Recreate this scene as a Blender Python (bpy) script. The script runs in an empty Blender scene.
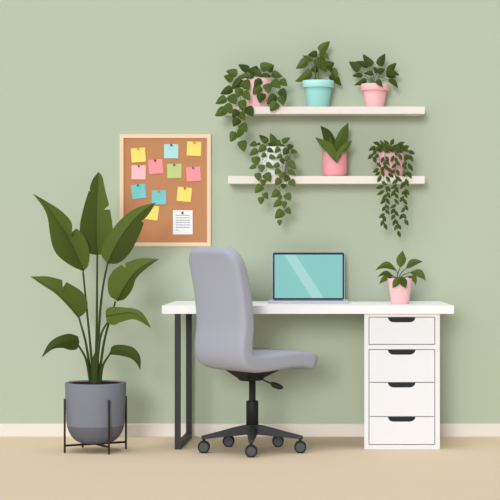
import bpy, bmesh, math, random
from mathutils import Vector, Matrix
random.seed(7)
PI = math.pi
scene = bpy.context.scene
C = scene.collection

# ---------------------------------------------------------------- camera geometry
CAMY, CAMZ, F = -10.62, 1.1917, 1930.0
VX, VY = 300.0, 220.0
def P(px, py, Y):
    """real point at depth Y seen at pixel px,py of the photograph"""
    d = Y - CAMY
    return Vector(((px - VX) * d / F, Y, CAMZ - (py - VY) * d / F))
def W(n, Y):                       # n pixels wide at depth Y, in metres
    return n * (Y - CAMY) / F

# ---------------------------------------------------------------- materials
def lin(c):
    c /= 255.0
    return c / 12.92 if c <= .04045 else ((c + .055) / 1.055) ** 2.4
MATS = {}
def mat(name, rgb, rough=.75, metal=0.0, spec=.2, var=.03, scale=30.0, bump=0.0, emit=0.0, k=1.0):
    if name in MATS: return MATS[name]
    m = bpy.data.materials.new(name); m.use_nodes = True
    nt = m.node_tree; b = nt.nodes['Principled BSDF']
    col = tuple(min(.95, lin(v) * k) for v in rgb)
    b.inputs['Roughness'].default_value = rough
    b.inputs['Metallic'].default_value = metal
    b.inputs['Specular IOR Level'].default_value = spec
    tc = nt.nodes.new('ShaderNodeTexCoord')
    n = nt.nodes.new('ShaderNodeTexNoise'); n.inputs['Scale'].default_value = scale
    n.inputs['Detail'].default_value = 3
    nt.links.new(tc.outputs['Object'], n.inputs['Vector'])
    r = nt.nodes.new('ShaderNodeMix'); r.data_type = 'RGBA'
    r.inputs[6].default_value = tuple(c * (1 - var) for c in col) + (1,)
    r.inputs[7].default_value = tuple(min(1, c * (1 + var)) for c in col) + (1,)
    nt.links.new(n.outputs['Fac'], r.inputs[0])
    nt.links.new(r.outputs[2], b.inputs['Base Color'])
    if bump:
        bp = nt.nodes.new('ShaderNodeBump'); bp.inputs['Strength'].default_value = bump
        bp.inputs['Distance'].default_value = .002
        nt.links.new(n.outputs['Fac'], bp.inputs['Height'])
        nt.links.new(bp.outputs['Normal'], b.inputs['Normal'])
    if emit:
        nt.links.new(r.outputs[2], b.inputs['Emission Color'])
        b.inputs['Emission Strength'].default_value = emit
    MATS[name] = m
    return m
M_wall = mat('sage_wall_paint', (184,195,172), var=.008, scale=3)
M_floor = mat('sand_floor', (223,203,175), var=.01, scale=4, spec=.05)
M_base = mat('cream_baseboard_paint', (236,229,220), var=.005)
M_white = mat('white_lacquer', (236,237,240), rough=.5, var=.004)
M_dtop = mat('white_desk_laminate', (245,245,246), rough=.5, var=.004)
M_gap = mat('cabinet_inner_grey', (150,152,165), var=.01)
M_black = mat('black_plastic', (36,36,38), rough=.55, var=.02)
M_wheel = mat('castor_tyre_black', (38,38,40), rough=.6, var=.02)
M_hub = mat('castor_hub_grey', (84,84,88), rough=.6, var=.02)
M_metal = mat('charcoal_metal', (52,53,54), rough=.5, var=.02)
M_basem = mat('chair_base_grey', (58,58,60), rough=.55, var=.02)
M_chair = mat('grey_upholstery', (169,172,184), rough=.9, var=.012, scale=300, bump=.05, spec=.05)
M_shelf = mat('cream_shelf_paint', (239,231,222), var=.01)
M_frame = mat('pale_wood_frame', (243,217,186), var=.015, scale=20)
M_cork = mat('cork', (198,141,100), var=.05, scale=350, bump=.1, rough=.95, spec=.02)
M_pink = mat('pink_glaze', (252,196,196), var=.005, rough=.6)
M_rose = mat('rose_glaze', (250,170,176), var=.005, rough=.6)
M_aqua = mat('aqua_glaze', (160,219,210), var=.005, rough=.6)
M_aqual = mat('light_aqua_glaze', (183,236,230), var=.005, rough=.6)
M_potw = mat('white_glaze', (243,246,244), var=.005, rough=.6)
M_greyp = mat('slate_glaze', (126,131,141), var=.01, rough=.7)
M_greyd = mat('slate_lower_tone', (103,105,116), var=.01, rough=.7)
M_soil = mat('potting_soil', (72,42,36), var=.2, scale=120, bump=.4, rough=1, spec=0)
M_rod = mat('dark_bronze_rod', (52,36,32), rough=.6, var=.02)
M_silver = mat('laptop_aluminium', (186,187,199), rough=.5, var=.01)
M_bezel = mat('laptop_bezel', (36,40,49), rough=.5, var=.01)
M_paper = mat('white_paper', (250,250,250), var=.003, spec=.05)
M_ink = mat('grey_ink', (110,112,120), var=.01)
G = {
 'big': mat('banana_leaf_green', (88,104,46), var=.03, scale=12, spec=.1),
 'bigd': mat('deep_banana_leaf_green', (64,77,34), var=.03, scale=12, spec=.1),
 'stem': mat('stem_green', (60,74,36), var=.03, spec=.1),
 'pothos': mat('pothos_leaf_green', (82,102,46), var=.04, spec=.1),
 'pothosd': mat('deep_pothos_leaf_green', (62,80,32), var=.04, spec=.1),
 'mid': mat('olive_leaf_green', (86,103,45), var=.04, spec=.1),
 'midd': mat('deep_olive_leaf_green', (66,82,34), var=.04, spec=.1),
 'ivy': mat('ivy_leaf_green', (88,108,50), var=.04, spec=.1),
 'ivyd': mat('deep_ivy_leaf_green', (68,86,36), var=.04, spec=.1),
 'bean': mat('string_vine_green', (72,88,40), var=.04, spec=.1),
 'vine': mat('vine_stem_green', (104,128,72), var=.04, spec=.1),
}

# ---------------------------------------------------------------- object helpers
def link(name, me, material, parent=None, smooth=False):
    o = bpy.data.objects.new(name, me); C.objects.link(o)
    mats = material if isinstance(material, (list, tuple)) else [material]
    for m in mats: me.materials.append(m)
    if parent is not None:
        o.parent = parent
        o.matrix_parent_inverse = Matrix.Translation(parent.location).inverted()
    if smooth:
        for p in me.polygons: p.use_smooth = True
    return o
class MB:
    def __init__(s): s.v = []; s.f = []; s.mi = []
    def add(s, vs, fs, mi=0):
        n = len(s.v); s.v += [tuple(v) for v in vs]
        s.f += [tuple(i + n for i in f) for f in fs]; s.mi += [mi] * len(fs)
    def box(s, a, b, mi=0):
        (x0,y0,z0),(x1,y1,z1) = a, b
        vs = [(x,y,z) for x in (x0,x1) for y in (y0,y1) for z in (z0,z1)]
        s.add(vs, [(0,1,3,2),(4,6,7,5),(0,4,5,1),(2,3,7,6),(0,2,6,4),(1,5,7,3)], mi)
    def hexa(s, bot, top, mi=0):
        s.add(list(bot) + list(top), [(3,2,1,0),(4,5,6,7),(0,1,5,4),(1,2,6,5),(2,3,7,6),(3,0,4,7)], mi)
    def lathe(s, prof, c, n=40, mi=0, axis='z'):
        """prof list of (r, h); closed at ends when r == 0"""
        vs = []; fs = []
        for r, h in prof:
            for k in range(n):
                a = 2*PI*k/n
                p = (r*math.cos(a), r*math.sin(a), h)
                if axis == 'y': p = (p[0], p[2], p[1])
                vs.append((c[0]+p[0], c[1]+p[1], c[2]+p[2]))
        for j in range(len(prof)-1):
            for k in range(n):
                q = (j*n+k, j*n+(k+1) % n, (j+1)*n+(k+1) % n, (j+1)*n+k)
                fs.append(q if axis == 'z' else q[::-1])
        s.add(vs, fs, mi)
    def tube(s, pts, r, n=8, mi=0):
        pts = [Vector(p) for p in pts]
        rs = r if isinstance(r, (list, tuple)) else [r]*len(pts)
        vs = []; fs = []; ref = None
        for i, p in enumerate(pts):
            t = (pts[min(i+1, len(pts)-1)] - pts[max(i-1, 0)]).normalized()
            if ref is None: ref = Vector((0,1,0)) if abs(t.y) < .9 else Vector((1,0,0))
            u = t.cross(ref).normalized(); w = t.cross(u).normalized()
            for k in range(n):
                a = 2*PI*k/n
                vs.append(p + (u*math.cos(a) + w*math.sin(a))*rs[i])
        for i in range(len(pts)-1):
            for k in range(n):
                fs.append((i*n+k, i*n+(k+1) % n, (i+1)*n+(k+1) % n, (i+1)*n+k))
        fs.append(tuple(range(n))); fs.append(tuple((len(pts)-1)*n+k for k in reversed(range(n))))
        s.add(vs, fs, mi)
    def prism(s, poly, y0, y1, mi=0):
        """poly: list of (x,z), extruded between depths y0 (front) and y1"""
        n = len(poly)
        vs = [(x, y0, z) for x, z in poly] + [(x, y1, z) for x, z in poly]
        fs = [tuple(range(n)), tuple(reversed(range(n, 2*n)))]
        for k in range(n): fs.append((k, k+n, (k+1) % n + n, (k+1) % n))
        s.add(vs, fs, mi)
    def build(s, name, material, parent=None, smooth=False, bevel=0, solid=0, seg=2, fix=True):
        me = bpy.data.meshes.new(name); me.from_pydata(s.v, [], s.f)
        for p, i in zip(me.polygons, s.mi): p.material_index = i
        if fix:
            bm = bmesh.new(); bm.from_mesh(me)
            bmesh.ops.recalc_face_normals(bm, faces=bm.faces); bm.to_mesh(me); bm.free()
        o = link(name, me, material, parent, smooth)
        if bevel:
            b = o.modifiers.new('bevel', 'BEVEL'); b.width = bevel; b.segments = seg
            b.limit_method = 'ANGLE'; b.harden_normals = False
        if solid:
            m = o.modifiers.new('thickness', 'SOLIDIFY'); m.thickness = solid; m.offset = 0
        return o
def tag(o, label, cat, group=None):
    o['label'] = label; o['category'] = cat
    if group: o['group'] = group
    return o
def thing(name, loc, label, cat, group=None):
    o = bpy.data.objects.new(name, None); C.objects.link(o); o.location = loc
    o.empty_display_size = .05
    return tag(o, label, cat, group)
def structure(o): o['kind'] = 'structure'; return o
def spline(pts, n=24):
    """smooth Catmull-Rom through pts"""
    pts = [Vector(p) for p in pts]
    if len(pts) == 2: return [pts[0].lerp(pts[1], i/(n-1)) for i in range(n)]
    q = [2*pts[0]-pts[1]] + pts + [2*pts[-1]-pts[-2]]
    out = []
    for i in range(n):
        t = i/(n-1)*(len(pts)-1); k = min(int(t), len(pts)-2); u = t-k
        a, b, c, d = q[k:k+4]
        out.append(.5*((2*b) + (c-a)*u + (2*a-5*b+4*c-d)*u*u + (3*b-a-3*c+d)*u**3))
    return out
def resample(pts, n):
    pts = [Vector(p) for p in pts]
    L = [0]
    for a, b in zip(pts, pts[1:]): L.append(L[-1] + (b-a).length)
    out = []; k = 0
    for i in range(n):
        s = L[-1]*i/(n-1)
        while k < len(pts)-2 and L[k+1] < s: k += 1
        u = (s-L[k])/max(1e-9, L[k+1]-L[k])
        out.append(pts[k].lerp(pts[k+1], min(1, u)))
    return out

# ---------------------------------------------------------------- leaves
def soften(pts, turn=62):
    pts = [Vector((p[0], p[1], 0)) for p in pts]
    runs = [[pts[0]]]
    for i in range(1, len(pts)):
        runs[-1].append(pts[i])
        if i < len(pts)-1:
            a, b = pts[i]-pts[i-1], pts[i+1]-pts[i]
            if a.length > 1e-6 and b.length > 1e-6 and math.degrees(a.angle(b)) > turn: runs.append([pts[i]])
    out = []
    for q in runs: out += spline(q, 14*len(q)) if len(q) > 2 else q
    return out
def leaf_loft(mb, mid, sideA, sideB, Y0, Y1, foldA, foldB, N=64, Mq=5, sag=0.0):
    """broad leaf: midrib and two margins; the halves fold away from the midrib
    (positive fold: margin lies further from the room than the midrib)"""
    mid = resample(spline([(p[0], p[1], 0) for p in mid], 60), N)
    for side, fold in ((sideA, foldA), (sideB, foldB)):
        sd = resample(soften([(mid[0].x, mid[0].y)] + [(p[0], p[1]) for p in side]), N)
        vs = []; fs = []
        for i in range(N):
            t = i/(N-1)
            Yb = Y0 + (Y1-Y0)*t - sag*math.sin(PI*t)
            dist = W((sd[i]-mid[i]).length, Yb)
            for j in range(Mq+1):
                u = j/Mq
                q = mid[i].lerp(sd[i], u)
                vs.append(P(q.x, q.y, Yb + fold*dist*u))
        for i in range(N-1):
            for j in range(Mq):
                a = i*(Mq+1)+j
                fs.append((a, a+1, a+Mq+2, a+Mq+1))
        mb.add(vs, fs)
def leaf_small(mb, b, t, w, Y, kind='heart', bend=0.0, fold=.45, dy=0.0, mi=0, n=11):
    """small leaf from base pixel b to tip pixel t, w pixels wide; real folded blade"""
    b = Vector((b[0], b[1])); t = Vector((t[0], t[1])); ax = t-b; L = ax.length
    ax.normalize(); nr = Vector((-ax.y, ax.x))
    def half(s):
        if kind == 'heart':
            return (math.sin(PI*min(1, s**.62))**.8 if s < 1 else 0) * (1-.12*s)
        if kind == 'round':
            return math.sin(PI*s**.75)**.75
        return math.sin(PI*s**.85)**1.05           # lance
    back = .10*L if kind == 'heart' else 0
    for sg in (-1, 1):
        vs = []; fs = []
        for i in range(n):
            s = i/(n-1)
            cpt = b + ax*(L*s) + nr*(bend*L*math.sin(PI*s))
            h = half(s)*w/2
            e = cpt + nr*(sg*h) - ax*(back*(1-s)**3*(h/(w/2+1e-6)))
            yb = Y + dy*s
            for j in range(3):
                q = cpt.lerp(e, j/2)
                vs.append(P(q.x, q.y, yb + fold*W(h*j/2, Y)))
        for i in range(n-1):
            for j in range(2):
                a = i*3+j; fs.append((a, a+1, a+4, a+3))
        mb.add(vs, fs, mi)
def build_leaf(mb, material, parent, name='leaf', th=.0012):
    return mb.build(name, material, parent, smooth=False, solid=th, fix=False)

# ================================================================ room
mb = MB(); mb.box((-5, 0, 0), (5, .12, 4)); structure(mb.build('wall_back', M_wall))
mb = MB(); mb.box((-5, -6, -.1), (5, .12, 0)); structure(mb.build('floor', M_floor))
mb = MB(); mb.box((-5, -.016, 0), (5, 0, .0715)); structure(mb.build('baseboard_back', M_base, bevel=.003))

# ================================================================ desk
DZ, DB = .748, .705
desk = thing('desk', (0.04, -.3, 0), 'long white desk with a black metal frame leg on its left', 'desk')
fl, fr = P(161.8, 305.7, -.62), P(454, 305.7, -.62)
bl, br = P(176, 301, -.03), P(440, 301, -.03)
mb = MB()
foot = [(fl.x,-.62),(fr.x,-.62),(br.x,-.03),(bl.x,-.03)]
mb.hexa([(x,y,DB) for x,y in foot], [(x,y,DZ) for x,y in foot])
mb.build('tabletop', M_dtop, desk, bevel=.0015)
# closed frame leg: two posts, floor rail, top rail
xa = P(177.6, 400, -.60).x; xb = P(189, 400, -.06).x; hw = .0152
mb = MB()
def post(xc, yc): mb.box((xc-hw, yc-.015, 0), (xc+hw, yc+.015, DB))
post(xa, -.585); post(xb, -.065)
for z0, z1 in ((0, .03), (DB-.004, DB)):
    a = [(xa-hw,-.585),(xa+hw,-.585),(xb+hw,-.065),(xb-hw,-.065)]
    mb.hexa([(x,y,z0) for x,y in a], [(x,y,z1) for x,y in a])
mb.build('leg', M_metal, desk)

# ================================================================ drawer cabinet
CY = -.585
cab = thing('drawer_cabinet', (P(402,449,CY).x, -.3, 0), 'white four-drawer cabinet standing under the right end of the desk', 'cabinet')
def X(px, Y=CY): return P(px, 0, Y).x
def Z(py, Y=CY): return P(0, py, Y).z
x0, x1 = X(364.3), X(439.8)
mb = MB()
mb.box((x0+.022, CY+.03, 0), (x1-.008, -.06, DB-.001), 0)              # carcass
# face frame: stiles and rails around the openings
o1 = (X(368.6), X(435.2), Z(344.8), Z(316.8)); o2 = (X(368.6), X(435.4), Z(445), Z(349.2))
mb.box((x0, CY, 0), (o1[0], CY+.031, DB-.001)); mb.box((o1[1], CY, 0), (x1, CY+.031, DB-.001))
mb.box((o1[0], CY, 0), (o1[1], CY+.031, o2[2])); mb.box((o1[0], CY, o2[3]), (o1[1], CY+.031, o1[2]))
mb.box((o1[0], CY, o1[3]), (o1[1], CY+.031, DB-.001))
mb.build('body', M_white, cab)
g = .0042
rows = [(o1[3], o1[2]), (o2[3], Z(382.4)), (Z(382.4), Z(416.6)), (Z(416.6), o2[2])]
for i, (zt, zb) in enumerate(rows):
    zt_, zb_ = zt - (g if i < 2 else g/2), zb + (g if i in (0, 3) else g/2)
    xl, xr = o1[0]+g, o1[1]-g
    hl, hr, dep = X(388), X(415.4), .0245
    # front with a notch for the hand, rounded at its lower corners
    notch = []
    for k in range(9):
        u = k/8; notch.append((hl + .034*(1-math.cos(u*PI/2))*.9, zt_ - dep*math.sin(u*PI/2)))
    right = [(hl+hr-x, z) for x, z in notch]                  # from top right corner down
    outline = [(xl, zb_), (xr, zb_), (xr, zt_)] + right + list(reversed(notch)) + [(xl, zt_)]
    mb = MB(); mb.prism(outline, CY+.0005, CY+.017)
    dr = mb.build('drawer', M_white, cab)
    mb = MB(); hp = [(x, z) for x, z in notch] + list(reversed(right))
    mb.prism(list(reversed(hp)), CY+.007, CY+.0169)
    h = mb.build('handle', M_black, dr); h['label'] = 'black recessed cut-out handle'
    h.parent = dr; h.matrix_parent_inverse = Matrix.Identity(4)

# ================================================================ laptop
lx0, lx1 = P(268, 303, -.35).x, P(349, 303, -.35).x; lxc = (lx0+lx1)/2
lap = thing('laptop', (lxc, -.25, DZ), 'open silver laptop with a teal screen on the white desk', 'laptop')
mb = MB(); mb.box((lx0, -.355, DZ), (lx1, -.12, DZ+.013))
mb.build('base', M_silver, lap, bevel=.005, seg=3)
mb = MB(); mb.box((lx0+.03, -.30, DZ+.0125), (lx1-.03, -.17, DZ+.0138)); mb.build('keyboard', M_bezel, lap)
def tilt(px, py):                 # point on the slightly reclined lid front plane
    Y = -.135
    for _ in range(4):
        z = P(px, py, Y).z; Y = -.135 + (z-DZ)*.14
    return P(px, py, Y)
def slab(mb, pts, off0, off1, mi=0):
    n = Vector((0, -1, .14)).normalized()
    A = [tilt(*p)+n*off0 for p in pts]; B = [tilt(*p)+n*off1 for p in pts]
    k = len(pts)
    mb.add(A+B, [tuple(range(k)), tuple(reversed(range(k, 2*k)))] + [(i, i+k, (i+1) % k+k, (i+1) % k) for i in range(k)], mi)
def rrect(x0, y0, x1, y1, r):
    out = []
    for cx, cy, a0 in ((x1-r,y1-r,0),(x0+r,y1-r,90),(x0+r,y0+r,180),(x1-r,y0+r,270)):
        for k in range(5):
            a = math.radians(a0+k*22.5); out.append((cx+r*math.cos(a), cy+r*math.sin(a)))
    return out
mb = MB(); slab(mb, rrect(272.3,252,344.8,301.5,2), 0, -.006); lid = mb.build('lid', M_silver, lap)
def sub(o, par):                  # re-parent a mesh built in world space
    o.parent = par; o.matrix_parent_inverse = Matrix.Translation(par.matrix_parent_inverse.translation) @ Matrix.Identity(4)
    o.matrix_parent_inverse = Matrix.Identity(4)
    return o
mb = MB(); slab(mb, rrect(272.9,252.5,344.2,300.6,1.6), .0012, 0); sub(mb.build('bezel', M_bezel, None), lid)
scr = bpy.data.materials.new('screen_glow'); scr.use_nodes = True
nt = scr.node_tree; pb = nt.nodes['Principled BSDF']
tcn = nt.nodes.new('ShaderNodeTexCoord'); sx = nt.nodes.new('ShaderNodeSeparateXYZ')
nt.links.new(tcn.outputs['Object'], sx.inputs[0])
# glare streak painted into the screen colour as a diagonal band: value = x + k z
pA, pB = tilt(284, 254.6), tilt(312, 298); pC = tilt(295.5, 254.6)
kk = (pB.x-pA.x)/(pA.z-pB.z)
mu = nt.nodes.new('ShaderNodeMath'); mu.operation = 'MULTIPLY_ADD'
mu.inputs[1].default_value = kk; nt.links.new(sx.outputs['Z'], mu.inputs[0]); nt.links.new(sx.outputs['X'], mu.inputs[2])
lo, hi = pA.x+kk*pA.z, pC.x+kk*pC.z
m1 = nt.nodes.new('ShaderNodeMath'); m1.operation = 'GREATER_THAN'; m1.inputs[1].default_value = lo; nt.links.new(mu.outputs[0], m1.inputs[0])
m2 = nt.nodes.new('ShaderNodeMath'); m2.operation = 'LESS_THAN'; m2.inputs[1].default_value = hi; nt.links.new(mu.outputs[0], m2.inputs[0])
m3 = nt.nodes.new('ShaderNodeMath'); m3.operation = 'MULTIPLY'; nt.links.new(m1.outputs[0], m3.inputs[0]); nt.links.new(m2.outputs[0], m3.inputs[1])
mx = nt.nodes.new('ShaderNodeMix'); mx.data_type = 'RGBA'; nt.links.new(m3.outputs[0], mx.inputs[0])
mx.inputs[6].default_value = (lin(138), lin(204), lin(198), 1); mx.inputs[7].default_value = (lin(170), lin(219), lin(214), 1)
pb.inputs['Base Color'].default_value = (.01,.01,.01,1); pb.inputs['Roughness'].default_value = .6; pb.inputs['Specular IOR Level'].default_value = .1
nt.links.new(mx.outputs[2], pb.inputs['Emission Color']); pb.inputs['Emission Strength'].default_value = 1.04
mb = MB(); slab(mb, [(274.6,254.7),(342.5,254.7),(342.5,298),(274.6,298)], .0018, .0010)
s_ = mb.build('screen', scr, None); sub(s_, lid); s_['label'] = 'teal screen with a pale diagonal glare band painted in'

# ================================================================ shelves
SD = .2
def shelf(pxl, pyt, pxr, pyb, label):
    a, b = P(pxl, pyt, -SD), P(pxr, pyb, -SD)
    t = MB(); t.box((a.x, -SD, b.z), (b.x, 0, a.z))
    o = t.build('wall_shelf', M_shelf, bevel=.001)
    return tag(o, label, 'shelf', 'cream floating wall shelves'), a.z
_, Z1 = shelf(222.5, 106.6, 424.8, 113.8, 'upper of the two cream floating shelves, with three pots along it')
_, Z2 = shelf(228, 176, 424.8, 183.6, 'lower of the two cream floating shelves, nearer to the desk')

# ================================================================ cork board
BY = -.022
board = thing('cork_board', (P(165,190,0).x, 0, P(165,246,0).z), 'pale framed cork pinboard with sticky notes on the wall left of the shelves', 'pinboard')
def XZ(px, py, Y): p = P(px, py, Y); return p.x, p.z
ax0, az1 = XZ(119.7, 134.2, BY); ax1, az0 = XZ(210.8, 246.3, BY); fw = W(3.8, BY)
mb = MB(); mb.box((ax0+fw*.6, -.012, az0+fw*.6), (ax1-fw*.6, 0, az1-fw*.6)); mb.build('cork_panel', M_cork, board)
mb = MB()
o_ = [(ax0,az0),(ax1,az0),(ax1,az1),(ax0,az1)]; i_ = [(ax0+fw,az0+fw),(ax1-fw,az0+fw),(ax1-fw,az1-fw),(ax0+fw,az1-fw)]
for k in range(4):
    q = [o_[k], o_[(k+1) % 4], i_[(k+1) % 4], i_[k]]
    mb.hexa([(x, BY, z) for x, z in q], [(x, 0, z) for x, z in q])
mb.build('frame', M_frame, board)
NY = -.012
notes = [ # cx, cy, rotation (deg, ccw), note colour, pin colour, label, pin label
 (138.4,155.0, 4,(253,229,122),(238,150,50),'yellow sticky note at the top left corner of the pinboard','orange pin in the yellow note at the board\'s top left corner'),
 (171.2,151.2, 0,(184,229,229),(54,96,150),'pale blue sticky note in the top row of the board','navy pin in the pale blue note at the top of the board'),
 (194.0,148.7,-2,(253,229,122),(238,150,50),'yellow sticky note at the top right corner of the pinboard','orange pin in the yellow note at the board\'s top right corner'),
 (138.6,172.3,-1,(253,200,203),(200,70,110),'pale pink sticky note below the top left yellow one','magenta pin in the pale pink note'),
 (155.7,166.6, 5,(250,160,165),(160,40,70),'tilted deep pink sticky note right beside the pale pink one','dark red pin in the tilted pink note beside the pale pink one'),
 (174.3,171.0, 1,(196,214,138),(50,110,150),'light green sticky note in the middle of the board','blue pin in the light green note'),
 (193.5,174.0, 4,(250,160,165),(70,130,190),'deep pink sticky note at the right edge, below the top right yellow one','blue pin in the deep pink note at the board\'s right edge'),
 (138.6,191.4, 7,(130,206,206),(40,130,140),'tilted teal sticky note at the left edge of the board','teal pin in the tilted teal note at the left edge'),
 (158.9,197.3, 1,(130,206,206),(225,150,70),'level teal sticky note just above the tip of the big leaf','orange pin in the level teal note above the leaf tip'),
 (184.3,194.4,-5,(253,229,122),(200,50,100),'yellow sticky note directly above the white sheet','magenta pin in the yellow note above the white sheet'),
 (151.3,212.6,-7,(253,229,122),(238,150,50),'yellow sticky note half hidden behind the big pointed leaf','orange pin in the yellow note half hidden by the leaf'),
]
def pin(cx, cy, rgb, label):
    p = P(cx, cy, NY-.002); m = mat('pin_%d_%d_%d' % rgb, rgb, rough=.4, var=.01)
    mb = MB(); c = (p.x, 0, p.z); r = .0062
    mb.lathe([(0,NY-.013),(r*.8,NY-.013),(r,NY-.011),(r,NY-.009),(r*.45,NY-.007),(r*.5,NY-.003),(r*.75,NY-.0012),(0,NY-.0012)], (p.x,0,p.z), 16, 0, 'y')
    mb.lathe([(0,NY-.0012),(.0006,NY-.0012),(.0006,NY+.004),(0,NY+.004)], (p.x,0,p.z), 6, 0, 'y')
    return tag(mb.build('push_pin', m, smooth=True), label, 'pin', 'push pins on the cork board')
for cx, cy, rot, col, pc, lab, pl in notes:
    m = mat('note_%d_%d_%d' % col, col, var=.004, spec=.05, rough=.9)
    s = W(14.2, NY)/2; c = P(cx, cy, NY); a = math.radians(rot)
    N = 8; vs = []; fs = []
    for i in range(N+1):
        for j in range(N+1):
            u, v = (i/N*2-1)*s, (j/N*2-1)*s
            curl = .0035*((1-(j/N))**2)          # paper lifts off the cork towards its lower edge
            vs.append((c.x+u*math.cos(a)-v*math.sin(a), NY-.0006-curl, c.z+u*math.sin(a)+v*math.cos(a)))
    for i in range(N):
        for j in range(N):
            q = i*(N+1)+j; fs.append((q, q+N+1, q+N+2, q+1))
    mb = MB(); mb.add(vs, fs)
    tag(mb.build('sticky_note', m, solid=.0006, fix=False), lab, 'sticky note', 'sticky notes on the cork board')
    pin(cx - 6.4*math.sin(a)*1 , cy - 6.4*math.cos(a)+.3, pc, pl)
a, b = P(173, 210.2, NY), P(192.6, 234.4, NY)
sheet = thing('paper_sheet', ((a.x+b.x)/2, NY, b.z), 'white sheet with lines of writing at the lower right of the board', 'paper')
mb = MB(); mb.box((a.x, NY-.0018, b.z), (b.x, NY-.0002, a.z)); mb.build('page', M_paper, sheet)
mb = MB(); rnd = random.Random(3)
for i, y in enumerate((215.3,217.8,220.2,222.5,224.9,227.3,230.0)):
    xe = 190.3 if i < 6 else 178.6; x = 175.6
    while x < xe - .3:                            # a written line: short words with small gaps
        wl = min(rnd.uniform(1.2, 3.0), xe-x)
        p0, p1 = P(x, y-.28, NY), P(x+wl, y+.28, NY)
        mb.box((p0.x, NY-.0021, p1.z), (p1.x, NY-.0017, p0.z)); x += wl+.22
mb.build('writing', M_ink, sheet)
pin(182.5, 212.8, (40,72,100), 'navy pin holding the white written sheet')

# ================================================================ pots
def pot_rim(parent, cx, Y, zb, ztop, rb, rt, rim_h, rim_r, m_body, m_rim):
    """tapered flower pot with a collar"""
    zr = ztop-rim_h; p = (cx, Y, 0)
    mb = MB(); mb.lathe([(0,zb),(rb-.002,zb),(rb,zb+.002),(rt,zr+.004),(rt-.004,zr+.004),(rb-.004,zb+.006),(0,zb+.006)], p, 48)
    mb.build('pot', m_body, parent, smooth=True)
    mb = MB(); mb.lathe([(rt-.003,zr),(rim_r-.001,zr),(rim_r,zr+.001),(rim_r,ztop-.001),(rim_r-.001,ztop),(rim_r-.005,ztop),(rt-.003,zr)], p, 48)
    o = mb.build('rim', m_rim, parent)
    for f in o.data.polygons: f.use_smooth = abs(f.normal.z) < .9
    soil(parent, cx, Y, ztop-.006, rim_r-.005)
def soil(parent, cx, Y, z, r):
    mb = MB(); mb.lathe([(0,z-.012),(r*.9,z-.012),(r,z),(r*.6,z+.002),(0,z+.003)], (cx,Y,0), 32); mb.build('soil', M_soil, parent, smooth=True)
def pot_plain(parent, cx, Y, zb, ztop, prof, m):
    """prof: (radius, 0..1 height) outer profile"""
    H = ztop-zb; out = [(0, zb)] + [(r, zb+H*h) for r, h in prof]
    rt = prof[-1][0]
    inn = [(rt-.004, ztop), (rt-.006, ztop-.02), (0, ztop-.02)]
    mb = MB(); mb.lathe(out+inn, (cx,Y,0), 48); mb.build('pot', m, parent, smooth=True)
    soil(parent, cx, Y, ztop-.006, rt-.0045)

def z2(s, ox, oy):
    return lambda x, y: (ox+x/s, oy+y/s)
def stemtube(pts, Ys, r, parent, material, name='stem', n=16):
    """curved stem through pixels pts at depths Ys"""
    q = [P(p[0], p[1], y) for p, y in zip(pts, Ys)]
    mb = MB(); mb.tube(spline(q, n), r, 6)
    return mb.build(name, material, parent, smooth=True)

# ---------------------------------------------------------------- upright small plants
def upright(name, label, T, s, leaves, cx, Yp, root, kind, mats, parent_loc, stem_r=.0015):
    t = thing(name, parent_loc, label, 'potted plant', 'potted plants on the shelves and desk')
    for i, L in enumerate(leaves):
        bx, by, tx, ty, w = L[:5]; dark = L[5] if len(L) > 5 else 0; bend = L[6] if len(L) > 6 else 0
        front = L[7] if len(L) > 7 else 0
        Yb = Yp + (-.088 if front else [-.03, -.012, .004, .018][(i*7) % 4])
        b, tp = T(bx, by), T(tx, ty)
        mb = MB(); out = -1 if (i % 2) else 1
        leaf_small(mb, b, tp, w/s, Yb, kind, bend, fold=.42, dy=.012*out*(0 if front else 1) - (.012 if front else 0))
        build_leaf(mb, mats[dark], t)
        rp = T(root[0] + (i-len(leaves)/2)*root[2], root[1])
        mx_, my_ = (rp[0]*.65+b[0]*.35), (rp[1]*.4+b[1]*.6)
        stemtube([rp, (mx_, my_), b], [Yp + (-.03 if front else -.005), (Yp+Yb)/2 if not front else Yb+.004, Yb], stem_r, t, G['vine'] if kind != 'lance' else G['mid'])
    return t
YS = -.11
# aqua pot
T = z2(6.667, 290, 35)
cxp = P(318, 90, YS).x
aq = upright('potted_plant', 'bushy broad-leaved plant in an aqua pot, the only blue-green pot', T, 6.667, [
 (196,110,266,41,64),(184,125,120,132,50,1),(156,168,85,138,40),(112,160,39,224,62,0,-.08),(142,236,33,310,64,0,-.1),
 (188,222,134,240,52,1),(180,150,242,246,84),(198,118,260,160,46,0,-.08),(238,212,296,186,66,1),
 (276,224,316,288,50,0,-.06),(266,268,340,340,56,1,-.08)],
 cxp, YS, (187, 300, 4), 'heart', (G['mid'], G['midd']), (cxp, YS, Z1))
pot_rim(aq, cxp, YS, Z1, P(0,79.6,YS-.08).z, W(10.9,YS), W(13.9,YS), W(7,YS), W(15.9,YS), M_aqua, M_aqual)
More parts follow.
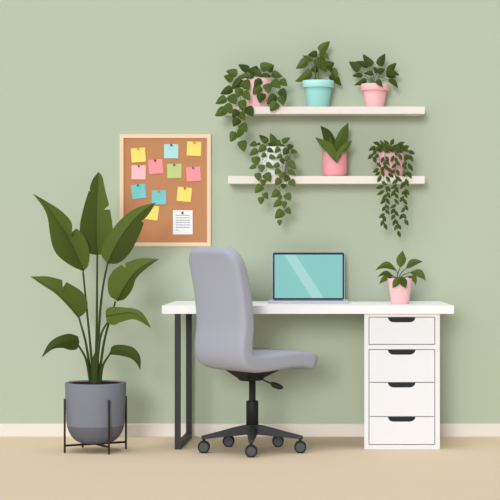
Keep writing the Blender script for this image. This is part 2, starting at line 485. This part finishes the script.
# pink rimmed pot
T = z2(7.7, 345, 45)
cxp = P(374.8, 90, YS).x
pk = upright('potted_plant', 'pointed-leaf plant in a pink rimmed pot at the right end of the upper shelf', T, 7.7, [
 (112,196,30,128,72,0,.05),(184,160,78,128,52),(212,158,138,70,62,0,-.05),(262,160,309,66,66,0,-.03),
 (218,216,145,218,42),(256,212,220,170,42),(252,206,308,186,56,0,.06),(334,208,396,138,60,0,-.04),
 (316,200,420,232,56),(318,232,398,250,34),(136,234,53,240,40,0,.06),(166,262,69,309,44,0,-.06),
 (338,264,407,332,46,0,-.1),(246,268,290,324,44,0,0,1)],
 cxp, YS, (226, 296, 5), 'heart', (G['midd'], G['midd']), (cxp, YS, Z1))
pot_rim(pk, cxp, YS, Z1, P(0,83,YS-.08).z, W(9.3,YS), W(12.1,YS), W(6.6,YS), W(14.2,YS), M_pink, M_pink)
# desk plant
YD = -.40
T = z2(8.333, 370, 245)
cxp = P(400, 300, YD).x
dp = upright('potted_plant', 'small arching-leaf plant in a pink pot on the desk, right of the laptop', T, 8.333, [
 (250,188,272,46,80),(224,216,43,213,58,0,.27),(300,196,440,138,60,0,-.16),(334,228,466,298,66,0,-.2),
 (196,262,64,268,38,1,.24),(188,266,77,326,48,0,.16),(244,268,188,360,60,0,.0,1),(256,262,300,360,66,1,0,1),
 (312,262,382,334,50,0,-.28)],
 cxp, YD, (250, 290, 5), 'lance', (G['mid'], G['midd']), (cxp, YD, DZ), .0022)
pot_plain(dp, cxp, YD, DZ, P(0,278.6,YD-.07).z, [(W(9,YD)-.001,0),(W(9,YD),.02),(W(12.7,YD),1)], M_pink)

# ---------------------------------------------------------------- agave-like plant in a rose pot (lower shelf)
T = z2(7.7, 310, 115)
cxp = P(334.7, 170, YS).x
ag = thing('potted_plant', (cxp, YS, Z2), 'sword-leaved plant in a rose pink pot, in the middle of the lower shelf', 'potted plant', 'potted plants on the shelves and desk')
def poly_leaf(parent, T, mid, A, B, Y0, Y1, fA, fB, material, th=.002, sag=0, name='leaf'):
    mb = MB(); leaf_loft(mb, [T(*p) for p in mid], [T(*p) for p in A], [T(*p) for p in B], Y0, Y1, fA, fB, sag=sag)
    return mb.build(name, material, parent, smooth=False, solid=th, fix=False)
poly_leaf(ag, T, [(196,300),(150,200),(80,82)], [(150,280),(118,230),(96,150),(80,82)], [(205,240),(188,180),(150,118),(80,82)], YS-.03, YS+.0, .6,.6, G['midd'])
poly_leaf(ag, T, [(196,300),(225,200),(295,60)], [(182,260),(196,190),(235,115),(295,60)], [(255,285),(285,220),(296,130),(295,60)], YS-.045, YS-.02, .6,.5, G['mid'])
poly_leaf(ag, T, [(203,368),(165,275),(100,215),(40,172)], [(165,330),(130,285),(95,255),(62,210),(40,172)], [(212,320),(192,260),(150,212),(95,188),(40,172)], YS-.092, YS-.06, .4,.4, G['mid'], sag=.01)
poly_leaf(ag, T, [(205,370),(235,300),(280,245),(322,195)], [(195,320),(215,270),(262,222),(322,195)], [(232,325),(248,290),(275,280),(303,245),(322,195)], YS-.098, YS-.06, .4,.5, G['mid'], sag=.01)
poly_leaf(ag, T, [(205,340),(180,270),(150,160)], [(165,300),(150,230),(150,160)], [(200,300),(188,240),(150,160)], YS-.06, YS-.04, .5,.5, G['mid'])
pot_plain(ag, cxp, YS, Z2, P(0,152.2,YS-.06).z, [(W(9.2,YS),0),(W(11,YS),.035),(W(12,YS),.12),(W(12.4,YS),.3),(W(12.4,YS),1)], M_rose)

# ---------------------------------------------------------------- trailing plants
def trailing(name, label, cx, zb, groups, stems, s_default, kind, mats, parent_name='potted_plant'):
    t = thing(name, (cx, YS, zb), label, 'potted plant', 'potted plants on the shelves and desk')
    for gname, T, s, Yg, leaves in groups:
        mbs = MB()
        for i, L in enumerate(leaves):
            w = L[4] if len(L) > 4 else 26
            dark = L[5] if len(L) > 5 else (1 if (i*5) % 3 == 0 else 0)
            Yb = Yg + [0, -.014, -.006, -.02, .006][i % 5]
            e_ = .14 if kind == 'lance' else 0
            leaf_small(mbs, T(L[0]-e_*(L[2]-L[0]), L[1]-e_*(L[3]-L[1])), T(*L[2:4]), w/s*(1.16 if kind == 'lance' else 1.12), Yb, kind, 0, fold=.45, dy=[-.006, .004][i % 2], mi=dark, n=9)
        # stems that carry this group's leaves
        for st in stems.get(gname, []):
            q = [P(*T(*p), Yg+.008) for p in st]
            mbs.tube(spline(q, 20), .0011, 5, mi=2)
        o = mbs.build('vine' if gname.startswith('vine') else 'foliage', [mats[0], mats[1], G['vine']], t, fix=False)
    return t
# pothos
A1, A2 = z2(6.25, 212, 60), z2(9.1, 212, 100)
crown = [(232,66,164,28,46,1),(160,86,87,69,50,0),(134,122,73,99,50,0),(236,98,160,106,36,0),(240,92,284,35,52,1),(262,58,314,104,50,0),
 (300,50,384,30,58,0),(352,76,386,28,34,1),(312,96,374,102,34,1),(372,84,441,104,44,0),(290,112,330,100,24,1)]
crown_front = [(428,122,471,164,46,0),(376,128,430,176,54,0),(192,124,118,182,58,1),(196,128,234,190,62,0),(304,118,262,168,48,1),(302,160,254,216,54,0),(344,146,356,210,54,0),(262,100,200,112,26,1)]
vineL = [(128,176,51,213,50),(172,174,160,238,50,0),(198,194,237,254,50),(90,234,21,275,50,0),(112,218,152,278,58),(188,254,190,318,52,0)]
vineL2 = [(128,80,26,147,82,0),(122,38,190,126,80,0),(236,88,184,162,62,1),(262,2,302,88,78,0),(318,62,374,152,84,1),(252,108,299,184,68,0),
 (240,164,192,242,76,1),(264,216,320,292,78,0),(214,290,168,382,78,0),(268,266,238,346,62,0),(268,368,294,474,82,0)]
vineM = [(312,204,298,270,56,1)]
vineR = [(400,220,342,278,54,1),(432,222,446,284,54,0),(424,184,467,240,52,1),(404,262,364,322,60,0)]
po = trailing('potted_plant', 'heart-leaved trailing plant in a pink pot at the left end of the upper shelf', P(257.5,0,YS).x, Z1, [
  ('foliage', A1, 6.25, -.13, crown), ('foliage2', A1, 6.25, -.20, crown_front),
  ('vine1', A1, 6.25, -.225, vineL), ('vine2', A2, 9.1, -.235, vineL2), ('vine3', A1, 6.25, -.215, vineM), ('vine4', A1, 6.25, -.225, vineR)],
  {'vine1': [[(240,100),(190,115),(130,180),(95,235)],[(245,100),(185,150),(165,200),(160,290)],[(245,100),(210,140),(180,220),(175,310)]],
   'vine2': [[(230,-20),(248,80),(248,180),(235,240),(205,300)],[(200,-40),(222,30),(215,90)],[(240,230),(245,300),(275,380)]],
   'vine3': [[(300,100),(316,150),(314,210)]], 'vine4': [[(320,100),(375,150),(403,200),(405,265)],[(330,95),(385,140),(430,190)]]},
  6.25, 'heart', (G['pothos'], G['pothosd']))
pot_plain(po, P(257.5,0,YS).x, YS, Z1, P(0,77.5,YS-.07).z, [(W(10.5,YS)-.001,0),(W(10.5,YS),.02),(W(14.5,YS),1)], M_pink)
# ivy in white pot
B1, B2 = z2(9.09, 245, 130), z2(8.333, 245, 175)
crown = [(206,112,127,44,56,1),(204,96,140,92,44,0),(106,118,39,143,50,0),(140,122,100,134,26,1),(278,138,230,28,66,0),(276,150,208,122,54,1),(284,104,330,138,54,0),
 (336,112,413,69,50,0),(384,158,446,145,50,1),(322,140,365,150,34,0),(416,190,480,205,42,0),(330,160,352,130,40,0)]
cf = [(188,140,116,202,64,0),(112,176,40,232,58,0),(388,168,346,228,58,1),(204,172,262,200,42,1),(314,158,270,208,48,0),(190,214,143,248,42,0),(218,238,286,256,44,0),(338,224,284,258,42,0),(402,238,358,282,48,0)]
v1 = [(96,240,106,328,80,0),(102,322,34,352,42,0),(150,312,152,388,62,0),(114,388,126,466,60,0),(166,448,166,512,54,0)]
v1b = [(140,82,84,152,64,0),(160,148,192,204,46,0),(136,182,132,248,52,0)]
v2 = [(192,302,257,347,50,0),(186,390,232,472,76,0)]
v3 = [(316,308,248,337,46,0),(312,352,272,408,52,0),(328,256,356,312,42,1),(352,382,312,443,56,0),(398,418,356,468,54,1),(322,442,273,502,62,0)]
v3b = [(286,130,217,187,66,0),(288,164,292,212,40,0),(302,214,234,267,56,0),(328,218,326,282,46,0),(342,276,384,327,48,0),(318,294,248,364,72,0),(288,372,288,424,38,0),(322,72,318,118,44,1)]
v4 = [(398,284,466,358,66,0),(398,366,461,412,50,0),(408,456,457,512,64,0)]
v4b = [(342,152,381,216,62,0)]
iv = trailing('potted_plant', 'trailing ivy in a white pot at the left end of the lower shelf', P(272.5,0,YS).x, Z2, [
  ('foliage', B1, 9.09, -.13, crown), ('foliage2', B1, 9.09, -.20, cf), ('vine1', B1, 9.09, -.225, v1), ('vine1b', B2, 8.333, -.23, v1b),
  ('vine2', B1, 9.09, -.22, v2), ('vine3', B1, 9.09, -.225, v3), ('vine3b', B2, 8.333, -.23, v3b), ('vine4', B1, 9.09, -.225, v4), ('vine4b', B2, 8.333, -.235, v4b)],
  {'vine1': [[(200,170),(160,240),(158,330),(150,480)],[(130,190),(100,250)]], 'vine1b': [[(175,-5),(162,90),(146,150),(138,190)]],
   'vine2': [[(215,170),(200,240),(196,400)],[(160,260),(200,310)]], 'vine3': [[(320,170),(330,300),(350,390),(345,500)]], 'vine3b': [[(330,-10),(296,70),(290,130),(315,230),(330,290),(300,376)]],
   'vine4': [[(400,190),(430,290)],[(340,180),(375,310),(395,400),(390,500)]], 'vine4b': [[(344,0),(345,80),(346,150),(336,240)]]},
  9.09, 'heart', (G['ivy'], G['ivyd']))
pot_plain(iv, P(272.5,0,YS).x, YS, Z2, P(0,146.5,YS-.07).z, [(W(11,YS)-.001,0),(W(11.5,YS),.03),(W(15,YS),1)], M_potw)
# small-leaved hanging vine
D1, D2 = z2(9.09, 364, 135), z2(8.333, 364, 180)
crown = [(140,82,78,66,30),(188,104,143,46,30),(228,98,178,43,30),(246,88,271,30,32),(305,88,374,64,30),(362,112,414,104,32),(150,92,108,150,34),(130,100,172,152,34),
 (180,104,200,164,34),(222,100,208,154,34),(230,112,262,158,34),(275,95,270,158,34),(302,90,266,132,34),(318,120,298,172,32),(340,104,378,152,34),(328,96,402,140,36),(196,84,254,122,34),(150,110,220,125,36),(220,120,300,115,36),
 (290,110,350,130,34),(160,96,182,140,40),(210,98,240,140,40),(250,104,296,140,40),(286,100,330,142,40),(350,108,326,148,38),(130,118,160,160,36),(190,130,234,160,34),(300,126,352,160,34),(376,120,392,160,34),(260,130,228,150,34),(110,125,150,110,30),(340,130,350,160,28),(120,120,80,160,32)]
cL = [(98,106,40,144,32),(78,176,33,224,32),(104,148,78,184,30),(92,200,104,256,32),(128,176,104,214,30),(128,306,78,345,30),(142,338,100,368,28),(152,376,120,432,30)]
c1 = [(176,206,152,258,28),(200,196,226,238,28),(194,232,234,272,28),(122,256,156,294,28),(182,250,196,292,24),(172,290,158,342,28),(184,278,232,322,30),(164,330,182,380,28),(205,380,238,432,30),(224,352,270,388,28),(165,426,208,454,26),(214,300,262,346,30),(172,462,106,484,28)]
c2 = [(268,192,243,248,28),(286,210,304,254,28),(292,238,332,282,28),(290,262,248,306,28),(276,318,248,352,28),(298,318,322,372,28),(290,378,347,426,28),(302,406,254,448,28),(292,452,248,488,26),(200,474,240,500,30),(286,150,300,190,24),(296,478,310,505,22)]
c3 = [(318,176,346,230,28),(386,246,343,288,28),(352,272,392,312,28),(392,342,344,378,28),(380,406,405,468,30),(372,430,328,480,30),(390,180,362,220,28)]
c4 = [(408,146,467,174,32),(408,186,450,243,32),(402,192,364,238,30),(404,266,446,328,32),(400,336,433,398,32)]
e1 = [(156,52,96,72,24),(164,92,104,128,26),(190,64,192,108,22),(204,62,216,102,22),(196,106,221,158,24),(188,122,149,166,24),(176,162,133,204,26),(188,156,214,208,26),(182,206,212,252,24),(176,222,150,264,24),(184,248,213,292,24),(168,282,123,320,28),(160,300,182,350,26),(162,336,137,388,26),(170,366,193,418,26)]
e2 = [(270,42,223,74,24),(258,62,291,112,26),(254,92,224,142,26),(256,112,290,158,24),(258,162,291,208,24),(264,208,216,237,24),(250,242,221,286,26),(254,256,292,308,24),(252,290,226,336,26),(264,332,239,384,26),(258,332,287,374,24),(282,372,250,422,26),(280,372,311,414,26),(284,428,304,482,26)]
e3 = [(334,26,301,80,26),(344,8,373,52,28),(346,80,379,128,26),(342,92,311,124,22),(338,106,362,154,24),(326,140,296,188,26),(328,162,362,208,26),(342,212,369,258,24),(340,232,307,273,24),(326,286,293,332,26),(322,286,357,325,26),(342,332,371,382,28)]
hv = trailing('potted_plant', 'dense small-leaved trailing plant in a pink pot at the right end of the lower shelf', P(390.4,0,YS).x, Z2, [
  ('foliage', D1, 9.09, -.195, crown), ('vine1', D1, 9.09, -.21, cL), ('vine2', D1, 9.09, -.22, c1), ('vine2b', D2, 8.333, -.23, e1),
  ('vine3', D1, 9.09, -.222, c2), ('vine3b', D2, 8.333, -.232, e2), ('vine4', D1, 9.09, -.218, c3), ('vine4b', D2, 8.333, -.228, e3), ('vine5', D1, 9.09, -.215, c4)],
  {'vine1': [[(150,110),(100,160),(96,240)],[(160,130),(140,220),(150,380)]], 'vine2': [[(190,120),(185,250),(180,400),(200,490)]], 'vine2b': [[(190,0),(195,100),(182,200),(175,270),(165,320),(172,370)]],
   'vine3': [[(290,120),(285,250),(290,400),(292,490)]], 'vine3b': [[(262,0),(262,100),(258,200),(258,280),(275,370),(285,430)]], 'vine4': [[(340,120),(380,240),(395,340),(370,480)]],
   'vine4b': [[(345,0),(340,100),(330,160),(342,230),(325,290),(344,335)]], 'vine5': [[(380,120),(405,180),(404,270),(398,340)]]},
  9.09, 'lance', (G['bean'], G['midd']))
pot_plain(hv, P(390.4,0,YS).x, YS, Z2, P(0,150.5,YS-.07).z, [(W(11.5,YS)-.001,0),(W(12,YS),.03),(W(14.6,YS),1)], M_pink)

# ================================================================ big floor plant
BYp = -.66
pc = P(95.6, 440, BYp)
stand = thing('plant_stand', (pc.x, BYp, 0), 'dark metal four-legged stand holding the large grey pot', 'plant stand')
ang0 = math.atan2(-.150, .084); RS = .171
for k in range(4):
    a = ang0 + k*PI/2; x, y = pc.x+RS*math.cos(a), BYp+RS*math.sin(a)
    mb = MB(); mb.tube([(x,y,0),(x,y,.004),(x,y,.274),(x,y,.277)], [.0048,.0055,.0055,.0035], 10); mb.build('leg', M_rod, stand, smooth=True)
for k in range(2):
    a = ang0 + k*PI/2; c_, s_c = math.cos(a), math.sin(a)
    mb = MB(); n_ = Vector((-s_c, c_, 0))*.005
    e0, e1_ = Vector((pc.x-RS*c_, BYp-RS*s_c, 0)), Vector((pc.x+RS*c_, BYp+RS*s_c, 0))
    q = [e0-n_, e1_-n_, e1_+n_, e0+n_]; zc = .032 + .0*k
    mb.hexa([(v.x,v.y,zc) for v in q], [(v.x,v.y,zc+.010) for v in q]); mb.build('crossbar', M_rod, stand)
plant = thing('potted_banana_plant', (pc.x, BYp, .042), 'tall broad-leaved plant in a large slate grey pot left of the desk', 'potted plant')
PZ0, PZ1 = .042, P(0, 384.8, BYp-.155).z
RT = W(30.6, BYp)
outer = []
for k in range(13):
    a = PI/2*k/12
    outer.append((.06*(k > 0) + (RT*.955-.06)*math.sin(a) if k else .0, PZ0 + .125*(1-math.cos(a))))
outer.insert(1, (.055, PZ0))
ZB = P(0, 428, BYp-.155).z
rr = lambda z: RT*.955 + (RT-RT*.955)*max(0, (z-(PZ0+.125)))/(PZ1-PZ0-.125)
low = [p for p in outer if p[1] < ZB] + [(rr(ZB) if ZB > PZ0+.125 else RT*.93, ZB)]
# interpolate where the darker lower tone starts on the curved wall
def rad_at(z):
    for (r0,z0),(r1,z1) in zip(outer, outer[1:]):
        if z0 <= z <= z1 and z1 > z0: return r0+(r1-r0)*(z-z0)/(z1-z0)
    return rr(z)
low[-1] = (rad_at(ZB), ZB)
up = [(rad_at(ZB), ZB)] + [p for p in outer if p[1] > ZB] + [(rr(.2),.2),(rr(PZ1-.004),PZ1-.004),(RT-.001,PZ1-.001),(RT-.003,PZ1),(RT-.016,PZ1),(RT-.019,PZ1-.003),(RT-.022,PZ1-.05),(0,PZ1-.05)]
mb = MB(); mb.lathe(low, (pc.x,BYp,0), 64, 0); mb.lathe(up, (pc.x,BYp,0), 64, 1)
pot = mb.build('pot', [M_greyd, M_greyp], plant, smooth=True)
mb = MB(); mb.lathe([(0,PZ1-.03),(RT-.022,PZ1-.03),(RT-.0195,PZ1-.006),(RT*.5,PZ1-.003),(0,PZ1-.001)], (pc.x,BYp,0), 40); mb.build('soil', M_soil, plant, smooth=True)
U, V = z2(3.3333, 20, 160), z2(4, 25, 265)
k1 = .85
spec = [
 # name, T, mid, A, B, Y0, Y1, foldA, foldB, material
 (U,[(212,370),(165,268),(110,182),(75,137),(43,112)],[(205,368),(170,352),(130,322),(110,290),(100,245),(93,195),(78,158),(43,112)],
    [(228,350),(231,305),(215,255),(187,227),(171,256),(172,210),(140,172),(100,145),(43,112)], -.66,-.74, -1.0,-.35, 'big'),
 (U,[(258,317),(254,240),(256,150),(260,90),(262,40)],[(225,308),(203,270),(200,220),(212,160),(229,103),(237,112),(233,92),(245,60),(262,40)],
    [(290,308),(308,280),(308,220),(300,165),(277,168),(297,150),(284,100),(274,55),(262,40)], -.63,-.60, -1.0,-.5, 'big'),
 (U,[(292,346),(320,285),(360,222),(400,178),(452,142)],[(272,318),(275,285),(305,235),(350,185),(400,155),(452,142)],
    [(330,342),(365,310),(395,255),(413,209),(398,208),(425,185),(452,142)], -.68,-.76, .35,1.4, 'big'),
 (V,[(215,210),(180,165),(130,112),(80,78),(22,46)],[(208,206),(170,162),(120,113),(70,80),(22,46)],
    [(240,190),(250,150),(225,105),(166,68),(152,106),(149,60),(90,46),(22,46)], -.70,-.80, .5,.5, 'big'),
 (U,[(325,470),(350,420),(385,372),(420,347),(463,330)],[(298,450),(293,405),(310,370),(339,348),(350,372),(352,343),(400,328),(463,330)],
    [(350,462),(374,430),(387,395),(420,362),(463,330)], -.71,-.78, .35,1.4, 'big'),
 (V,[(324,205),(370,197),(420,190),(460,207),(504,252)],[(325,180),(345,168),(400,170),(450,178),(480,205),(504,252)],
    [(330,230),(355,240),(385,228),(430,217),(465,228),(504,252)], -.75,-.84, .35,.4, 'big'),
 (V,[(217,308),(170,305),(120,322),(66,370)],[(212,285),(175,275),(130,288),(95,315),(66,370)],
    [(208,335),(180,340),(150,332),(110,337),(66,370)], -.74,-.82, .5,.6, 'bigd'),
 (V,[(340,350),(390,343),(432,365),(462,420)],[(350,325),(385,319),(432,330),(460,365),(462,420)],
    [(343,358),(380,362),(420,372),(445,392),(462,420)], -.72,-.80, .5,.6, 'bigd'),
]
stems = [
 (V,[(272,470),(262,330),(232,25)], [-.66,-.66,-.66]),
 (V,[(281,470),(286,300),(288,130),(289,-42)], [-.65,-.64,-.63,-.63]),
 (V,[(287,470),(296,250),(310,100),(330,-6)], [-.66,-.67,-.68,-.68]),
 (V,[(266,470),(245,320),(216,210)], [-.67,-.69,-.70]),
 (V,[(294,470),(318,300),(362,145)], [-.68,-.70,-.71]),
 (V,[(284,470),(295,330),(308,268),(333,225)], [-.69,-.72,-.74,-.75]),
 (V,[(262,472),(244,378),(212,318)], [-.69,-.72,-.74]),
 (V,[(300,472),(312,402),(342,352)], [-.69,-.71,-.72]),
]
for (T,mid,A,B,y0,y1,fa,fb,mm), (Ts,sp,ys) in zip(spec, stems):
    q = spline([P(*Ts(*p), y) for p, y in zip(sp, ys)], 24)
    mb = MB(); mb.tube(q, [.0075-.0030*i/23 for i in range(24)], 8); st = mb.build('stem', G['stem'], plant, smooth=True)
    lf = poly_leaf(plant, T, mid, A, B, y0, y1, fa, fb, G[mm], th=.002, sag=.03)
    mb = MB(); mid3 = resample(spline([(*T(*p),0) for p in mid], 40), 16)
    mb.tube([P(v.x, v.y, y0+(y1-y0)*i/15 - .03*math.sin(PI*i/15) - .001) for i, v in enumerate(mid3)], [.0032-.0025*i/15 for i in range(16)], 6)
    sub(mb.build('midrib', G['bigd'], None, smooth=True), lf)
b0 = P(*V(281,475), BYp-.01)
mb = MB(); mb.lathe([(0,PZ1-.02),(.034,PZ1-.02),(.033,PZ1+.005),(.027,PZ1+.06),(.018,PZ1+.12),(.0,PZ1+.16)], (b0.x,BYp-.012,0), 20)
mb.build('stem_base', G['stem'], plant, smooth=True)

# ================================================================ office chair
TH = math.radians(50); XC, YC = P(252.3, 440, -.69).x, -.69
chair = thing('office_chair', (XC, YC, 0), 'grey upholstered swivel chair on castors in front of the desk', 'chair')
fx = Vector((math.sin(TH), math.cos(TH), 0)); rx = Vector((math.cos(TH), -math.sin(TH), 0)); uz = Vector((0,0,1))
c0 = Vector((XC, YC, 0))
def zy(y): return CAMZ - (y-220)/196.0
cl = [(-.272,zy(246.5)),(-.248,zy(255)),(-.217,zy(273)),(-.190,zy(298)),(-.178,zy(325)),(-.188,zy(345)),(-.175,zy(357)),(-.112,zy(361.5)),(-.04,zy(361.5)),(.06,zy(360)),(.15,zy(359.5)),(.235,zy(361.5)),(.298,zy(366.5))]
hh = [.030,.036,.040,.042,.042,.043,.046,.049,.050,.049,.048,.046,.044]
pts = resample([(a, b, 0) for a, b in [(v.x, v.y) for v in spline([(a,b,0) for a,b in cl], 160)]], 72)
N = len(pts); L = [0]
for a, b in zip(pts, pts[1:]): L.append(L[-1]+(b-a).length)
tot = L[-1]; KC = 32
hs = resample([(i/(len(hh)-1), h, 0) for i, h in enumerate(hh)], 200)
rings = []
split = None
for i, p in enumerate(pts):
    t = (pts[min(i+1,N-1)]-pts[max(i-1,0)]).normalized(); nrm = Vector((-t.y, t.x))
    s = L[i]; hN = hs[min(199, int(s/tot*199))].y
    w = .205
    ct, cs = .11, .07
    if s < ct: w = .205 - ct + math.sqrt(max(0, ct*ct-(ct-s)**2))
    e = tot-s
    if e < cs: w = min(w, .205 - cs + math.sqrt(max(0, cs*cs-(cs-e)**2)))
    he = 1.0
    if s < .022: he = math.sqrt(max(0, 1-(1-s/.022)**2))
    if e < .03: he = math.sqrt(max(0, 1-(1-e/.03)**2))
    hN = max(.0005, hN*he)
    ring = []
    for k in range(KC*2):
        a = 2*PI*k/(KC*2); ca, sa = math.cos(a), math.sin(a)
        rX = w*math.copysign(abs(ca)**.28, ca) if abs(ca) > 1e-9 else 0
        nX = hN*math.copysign(abs(sa)**.42, sa) if abs(sa) > 1e-9 else 0
        dish = 0
        if nX > 0: dish = -.010*(1-(rX/w)**2)*he      # gentle hollow where one sits
        q = c0 + fx*(p.x+nrm.x*(nX+dish)) + rx*rX + uz*(p.y+nrm.y*(nX+dish))
        ring.append(q)
    rings.append(ring)
    if split is None and p.x > -.17 and p.y < .6: split = i
def shell(i0, i1, name, cap0, cap1):
    mb = MB(); n = KC*2; vs = [v for r in rings[i0:i1+1] for v in r]; fs = []
    for i in range(i1-i0):
        for k in range(n): fs.append((i*n+k, i*n+(k+1) % n, (i+1)*n+(k+1) % n, (i+1)*n+k))
    if cap0: fs.append(tuple(range(n)))
    if cap1: fs.append(tuple((i1-i0)*n+k for k in range(n)))
    mb.add(vs, fs); return mb.build(name, M_chair, chair, smooth=True)
shell(0, split, 'backrest', True, False); shell(split, N-1, 'seat', False, True)
# seat mechanism
Zs = zy(366) - .028
mb = MB()
def ngon(cx, cy, z, hx, hy):
    return [c0 + fx*(cx+a*hx) + rx*(cy+b*hy) + uz*z for a, b in ((-1,-1),(1,-1),(1,1),(-1,1))]
a_ = ngon(-.01,0,.365,.045,.032); b_ = ngon(-.01,0,.382,.06,.045); d_ = ngon(0,0,.42,.105,.095)
mb.hexa(a_, b_); mb.hexa(b_, d_)
mb.build('seat_mechanism', M_black, chair, bevel=.004)
YL = YC-.06
mb = MB(); mb.tube([P(258,377.5,YL), P(272,384,YL-.02)], .004, 8)
lv = mb.build('lever', M_black, chair, smooth=True)
mb = MB(); kn = spline([P(270.5,383,YL-.02), P(276,385.6,YL-.025), P(283,388,YL-.03)], 9)
mb.tube(kn, [.005,.010,.0135,.0145,.0145,.0145,.014,.011,.004], 12); sub(mb.build('paddle', M_black, None, smooth=True), lv)
mb = MB(); mb.lathe([(0,.15),(.0172,.15),(.0172,.372),(0,.372)], (XC,YC,0), 24); mb.build('gas_lift', M_black, chair, smooth=True)
mb = MB(); mb.lathe([(0,.12),(.0315,.12),(.0315,.258),(.030,.262),(0,.262)], (XC,YC,0), 28); o = mb.build('lift_cover', M_black, chair)
for f in o.data.polygons: f.use_smooth = abs(f.normal.z) < .9
# five-armed base
RB = .252
mb = MB(); mb.lathe([(0,.088),(.036,.088),(.04,.1),(.04,.128),(.034,.14),(0,.14)], (XC,YC,0), 28)
dirs = []
for k in range(5):
    a = -PI/2 + math.radians((0, 78, 149, -149, -78)[k]); dirs.append(a)
    u = Vector((math.cos(a), math.sin(a), 0)); v = Vector((-u.y, u.x, 0))
    secs = [(.02,.026,.092,.139),(.09,.022,.085,.128),(.18,.017,.078,.106),((RB if k else .228)+.012,.012,.070,.088)]
    vs = []; fs = []
    for s, w, zl, zh in secs:
        for (sg, z, q) in ((-1,zl,1),(1,zl,1),(1,zh,.6),(-1,zh,.6)):
            vs.append(c0 + u*s + v*(sg*w*q) + uz*z)
    for i in range(3):
        for j in range(4): fs.append((i*4+j, i*4+(j+1) % 4, (i+1)*4+(j+1) % 4, (i+1)*4+j))
    fs += [(0,1,2,3), (12,15,14,13)]
    mb.add(vs, fs)
mb.build('base', M_basem, chair, bevel=.002)
for k, a in enumerate(dirs):
    u = Vector((math.cos(a), math.sin(a), 0)); cc = c0 + u*(RB if k else .228)
    mb = MB(); mb.lathe([(0,.05),(.007,.05),(.007,.078),(0,.078)], (cc.x,cc.y,0), 12)
    mb.tube([(cc.x,cc.y-.017,.031),(cc.x,cc.y+.017,.031)], .009, 10)
    mb.box((cc.x-.008,cc.y-.004,.03),(cc.x+.008,cc.y+.004,.06))
    cs_ = mb.build('caster', M_black, chair)
    for sgn in (-1, 1):
        mb = MB(); y0, y1 = sorted((cc.y+sgn*.0045, cc.y+sgn*.0235))
        mb.lathe([(0,y0),(.028,y0),(.031,y0+.003),(.031,y1-.003),(.028,y1),(0,y1)], (cc.x,0,.031), 32, 0, 'y')
        yo = cc.y+sgn*.0235; ya, yb = sorted((yo, yo+sgn*.0016))
        mb.lathe([(0,ya),(.023,ya),(.023,yb),(0,yb)], (cc.x,0,.031), 28, 1, 'y')
        w_ = mb.build('wheel', [M_wheel, M_hub], None)
        for f in w_.data.polygons: f.use_smooth = abs(f.normal.y) < .9
        sub(w_, cs_)

# ================================================================ light
world = bpy.data.worlds.new('room_daylight'); scene.world = world; world.use_nodes = True
nt = world.node_tree; bg = nt.nodes['Background']
tc = nt.nodes.new('ShaderNodeTexCoord'); dt = nt.nodes.new('ShaderNodeVectorMath'); dt.operation = 'DOT_PRODUCT'
nt.links.new(tc.outputs['Generated'], dt.inputs[0]); dt.inputs[1].default_value = Vector((-.92, -.25, .12)).normalized()
mr = nt.nodes.new('ShaderNodeMapRange'); nt.links.new(dt.outputs['Value'], mr.inputs['Value'])
mr.inputs['From Min'].default_value = -.8; mr.inputs['From Max'].default_value = 1
mr.inputs['To Min'].default_value = .08; mr.inputs['To Max'].default_value = 1.05
nt.links.new(mr.outputs['Result'], bg.inputs['Strength']); bg.inputs['Color'].default_value = (.96,.99,1.05,1)
def sun_(name, energy, deg, frm):
    l = bpy.data.lights.new(name, 'SUN'); l.energy = energy; l.angle = math.radians(deg)
    o = bpy.data.objects.new(name, l); C.objects.link(o)
    o.rotation_euler = Vector(frm).to_track_quat('Z', 'Y').to_euler(); o.location = Vector(frm)*3
sun_('overhead_daylight', 1.3, 25, (-.04, -.10, 1))
sun_('front_fill_sun', 1.55, 14, (-.15, -1, .18))  # added sun from the camera side, flattens the shading; no window there

# ================================================================ camera
cam = bpy.data.cameras.new('camera'); co = bpy.data.objects.new('camera', cam); C.objects.link(co)
co.location = (0, CAMY, CAMZ); co.rotation_euler = (PI/2, 0, 0)
cam.sensor_width = 36; cam.lens = F*36/500
cam.shift_x = (250-VX)/500; cam.shift_y = (VY-250)/500
cam.clip_end = 60
scene.camera = co
vs_ = scene.view_settings
vs_.view_transform = 'Standard'; vs_.look = 'None'; vs_.gamma = 1; vs_.use_curve_mapping = False
vs_.exposure = -0.1
